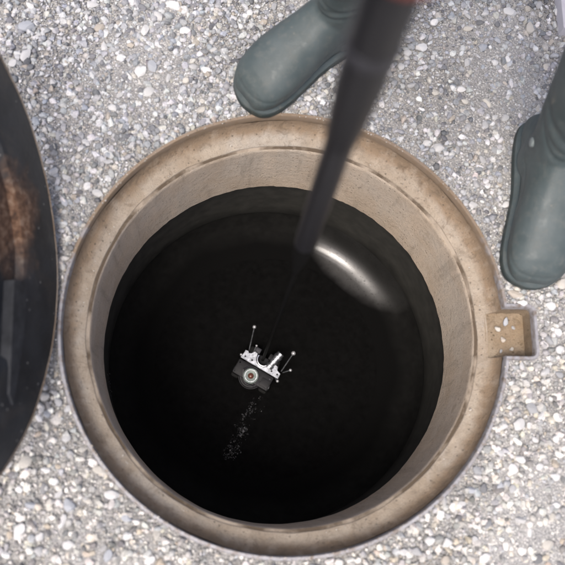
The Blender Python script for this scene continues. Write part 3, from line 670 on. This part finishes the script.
# ------------------------------------------------------------------ pole
pole = thing('telescopic_pole', 'black telescopic pole held upright over the open manhole', 'pole', on_pole(.27))
pole.rotation_euler = PAX.to_track_quat('Z', 'Y').to_euler()
def zp(h): return h - .27
bm = bmesh.new(); solid(bm, [(.0146, zp(.36)), (.0146, zp(.62)), (.0146, zp(.77))], 32); from_bm('lower_tube', bm, M['pole'], pole)
bm = bmesh.new(); solid(bm, [(.0045, zp(.232)), (.0055, zp(.234)), (.0085, zp(.27)), (.0125, zp(.315)), (.0143, zp(.3595))], 32); from_bm('rubber_tip', bm, M['cable'], pole)
bm = bmesh.new(); solid(bm, [(.0147, zp(.665)), (.0160, zp(.68)), (.0190, zp(.725)), (.0212, zp(.775)), (.0216, zp(.8295))], 32); from_bm('sleeve', bm, M['pole'], pole)
bm = bmesh.new(); solid(bm, [(.0218, zp(.830)), (.0230, zp(.833)), (.0230, zp(.842)), (.0222, zp(.845))], 32); from_bm('collar', bm, M['collar'], pole)
bm = bmesh.new(); solid(bm, [(.0214, zp(.8455)), (.0216, zp(.848)), (.0216, zp(1.36)), (.019, zp(1.366))], 32); from_bm('upper_tube', bm, M['pole'], pole)

# ------------------------------------------------------------------ pipe inspection crawler on the shaft floor
CZ = FLOOR + .055
o0 = at(258, 368, CZ); S = (CAM - o0).length * .985 / FPX
crawler = thing('inspection_crawler', 'small black and silver pipe inspection crawler with round camera lens', 'crawler', (o0.x, o0.y, FLOOR + .002))
crawler.rotation_euler = (0, 0, math.atan2(-.49, .87))
def q(u, v, h): return Vector((u * S, v * S, h))          # u along the plate, v to the back, h above the floor
bm = bmesh.new(); box(bm, -21 * S, 19 * S, -16 * S, -.5 * S, .018, .052, .003); from_bm('chassis', bm, M['crawler'], crawler)
bm = bmesh.new(); box(bm, -15 * S, 13 * S, -.5 * S, 14 * S, .016, .040, .003); from_bm('rear_block', bm, M['crawler'], crawler)
for x, y in ((-17, -10), (15, -10), (-13, 12), (13, 12)):
    bm = bmesh.new(); mt = Matrix.Translation(q(x, y, .0175)) @ Matrix.Rotation(math.pi / 2, 4, 'Y')
    solid(bm, [(.010, -.009), (.0155, -.009), (.0175, -.006), (.0175, .006), (.0155, .009), (.010, .009)], 24, mt); w_ = from_bm('wheel', bm, M['tyre'], crawler)
    bm = bmesh.new(); solid(bm, [(.007, -.0105), (.008, -.009), (.008, .009), (.007, .0105)], 16, mt); from_bm('hub', bm, M['alu'], w_)
bm = bmesh.new()                                            # silver bracket with a round notch at its back edge
out = [(-21, .5), (23, 0), (22.5, 6), (18, 7), (16.5, 11), (12, 11.5), (9, 8.5)] + [(1 + 8.2 * math.cos(math.radians(t)), 10 + 8.2 * math.sin(math.radians(t))) for t in range(-10, -171, -16)] + [(-7.5, 12.5), (-11, 13), (-13, 9), (-15.5, 8), (-17, 10), (-20, 9.5), (-19.5, 6)]
prism(bm, [(x * S, y * S) for x, y in out], .0525, .0565)
bmesh.ops.bevel(bm, geom=[e for e in bm.edges if abs(e.verts[0].co.z - e.verts[1].co.z) < 1e-5], offset=.0006, segments=1, affect='EDGES'); from_bm('bracket', bm, M['alu'], crawler, smooth=False)
bm = bmesh.new(); tube(bm, [q(1 + 6.6 * math.cos(math.radians(t)), 10 + 6.6 * math.sin(math.radians(t)), .0585) for t in range(-190, 16, 12)], .0034, 12); from_bm('half_ring', bm, M['chrome'], crawler)
bm = bmesh.new(); c0, c1 = q(9, 5.5, .060), q(13, 23, .072); ds = c1 - c0
tube(bm, [c0 + ds * t for t in (0, .18, .2, .34, .36, .5, .52, .66, .68, .82, .84, 1)], [.0095, .0095, .0075, .0075, .0098, .0098, .0085, .0085, .0100, .0100, .0088, .0085], 20); from_bm('connector', bm, M['alu'], crawler)
bm = bmesh.new(); solid(bm, [(.024, .010), (.0268, .014), (.0268, .046), (.0245, .0495), (.0215, .0495), (.0215, .044)], 40, Matrix.Translation(q(-2, -9, 0)) @ Matrix.Rotation(math.radians(6), 4, 'X')); hd_ = from_bm('camera_head', bm, M['crawler'], crawler)
mt = Matrix.Translation(q(-2.3, -8.1, 0)) @ Matrix.Rotation(math.radians(6), 4, 'X')
bm = bmesh.new(); lathe(bm, [(.0175, .045), (.0175, .0585), (.0155, .0605), (.0105, .0585), (.0068, .0565), (.0065, .052)], 40, mtx=mt); from_bm('lens_ring', bm, M['lensring'], hd_)
bm = bmesh.new(); solid(bm, [(.0066, .050), (.0066, .0565), (.0045, .0585), (.0015, .0592)], 24, mt); from_bm('lens', bm, M['lens'], hd_)
bm = bmesh.new(); lathe(bm, [(.0268, .030), (.0282, .0305), (.0282, .034), (.0268, .0345)], 40, mtx=Matrix.Translation(q(-2, -9, .008)) @ Matrix.Rotation(math.radians(6), 4, 'X')); from_bm('head_ring', bm, M['collar'], hd_)
for (a, b_, r) in (((22, 9, .05), (23.6, 28.5, .085), .0052), ((24, 9, .045), (29.5, 14, .060), .0036), ((20, 0, .05), (23.5, -2, .058), .0034), ((-17, 12, .048), (-23.5, 32, .085), .0042), ((-12, 12, .048), (-12.5, 18.5, .060), .0026), ((-20, 4, .052), (-21.5, 3, .058), .0030)):
    A_, B_ = q(*a), q(*b_); bm = bmesh.new(); tube(bm, [A_, B_], .0012, 8); rd = from_bm('feeler_rod', bm, M['alu'], crawler)
    bm = bmesh.new(); bmesh.ops.create_uvsphere(bm, u_segments=14, v_segments=10, radius=r); bmesh.ops.translate(bm, vec=B_, verts=bm.verts); from_bm('ball_tip', bm, M['ball'], rd)
for x0, x1, y0, y1, z0, z1, mm in ((-20, -9, -15, -2, .0522, .0545, 'crawler'), (9, 18, -14, -6, .0522, .0550, 'crawler'), (-12, -6, 13.5, 19, .02, .044, 'collar'), (4, 12, 14.2, 20, .02, .042, 'crawler')):
    bm = bmesh.new(); box(bm, x0 * S, x1 * S, y0 * S, y1 * S, z0, z1, .0008); from_bm('cover_block', bm, M[mm], crawler)
for x in (-17, -9, 13.5, 20):
    bm = bmesh.new(); solid(bm, [(.0022, .0560), (.0022, .0585), (.0012, .0590)], 10, Matrix.Translation(q(x, 3.6, 0))); from_bm('screw', bm, M['crawler'], crawler)
bm = bmesh.new(); tube(bm, [q(-9, -3, .053), q(-12, -9, .060), q(-9, -15, .055), q(-3, -19.5, .05), q(5, -18.5, .048), q(8, -11, .054)], .0014, 8); from_bm('lead', bm, M['collar'], crawler)
bm = bmesh.new(); lathe(bm, [(.0136, .0600), (.0140, .0606), (.0131, .0606), (.0127, .0598)], 32, mtx=mt); from_bm('light_ring', bm, M['alu'], hd_)
for x, y in ((-19.5, -14), (16.5, -13.5), (16, -4), (-18.5, -4)):
    bm = bmesh.new(); solid(bm, [(.0028, .050), (.0028, .0535), (.0018, .0545)], 12, Matrix.Translation(q(x, y, 0))); from_bm('screw', bm, M['collar'], crawler)
# lowering cable from the pole to the crawler's connector
cab0 = on_pole(.238); cab1 = crawler.location + Matrix.Rotation(crawler.rotation_euler.z, 3, 'Z') @ q(0, 10, .045)
bm = bmesh.new(); tube(bm, [cab0.lerp(cab1, t / 10) - cab0 for t in range(11)], .0035, 10)
tag(from_bm('lowering_cable', bm, M['cable'], None, loc=cab0), 'thin black cable hanging from the pole down to the crawler', 'cable')

# wet crumbs scattered on the shaft floor along the crawler's track
bm = bmesh.new()
def crumb(p, r):
    g = bmesh.ops.create_icosphere(bm, subdivisions=1, radius=r)
    for v in g['verts']: v.co = Vector((v.co.x * random.uniform(.7, 1.3), v.co.y * random.uniform(.7, 1.3), v.co.z * random.uniform(.4, .9))) + p
for c in range(60):
    t = random.random() ** .8; cx = 256 - 28 * t + random.gauss(0, 4.5); cy = 397 + 64 * t + random.gauss(0, 3); sl = random.uniform(-.4, 1.0)
    for k in range(random.randint(3, 16)):
        e_ = random.gauss(0, 2.6); p = at(cx + e_ * .45 + random.gauss(0, .8), cy - e_ * sl + random.gauss(0, .8), FLOOR + .001)
        if math.hypot(p.x, p.y) < .24: crumb(p, random.uniform(.0004, .0009) * (2.2 if random.random() < .08 else 1))
for k in range(60):
    p = at(135 + random.gauss(0, 12), 385 + random.gauss(0, 7), -.5)
    r = math.hypot(p.x, p.y); p *= min(1, .3585 / r) if r > .3 else 1
    if r > .3: p.z = -.5 + random.uniform(0, .08); crumb(Vector((p.x / math.hypot(p.x, p.y) * .3595, p.y / math.hypot(p.x, p.y) * .3595, p.z)), random.uniform(.0006, .0012))
o = from_bm('wet_crumbs', bm, M['crumb'], shaft); o['kind'] = 'stuff'

# ------------------------------------------------------------------ pale slab at the edge of the gravel
bm = bmesh.new(); box(bm, .533, 1.45, .585, 1.6, -.04, .028, .004)
tag(from_bm('concrete_slab', bm, M['slab'], None), 'pale lilac grey concrete slab lying at the edge of the gravel', 'slab')
scene.render.engine = 'CYCLES'
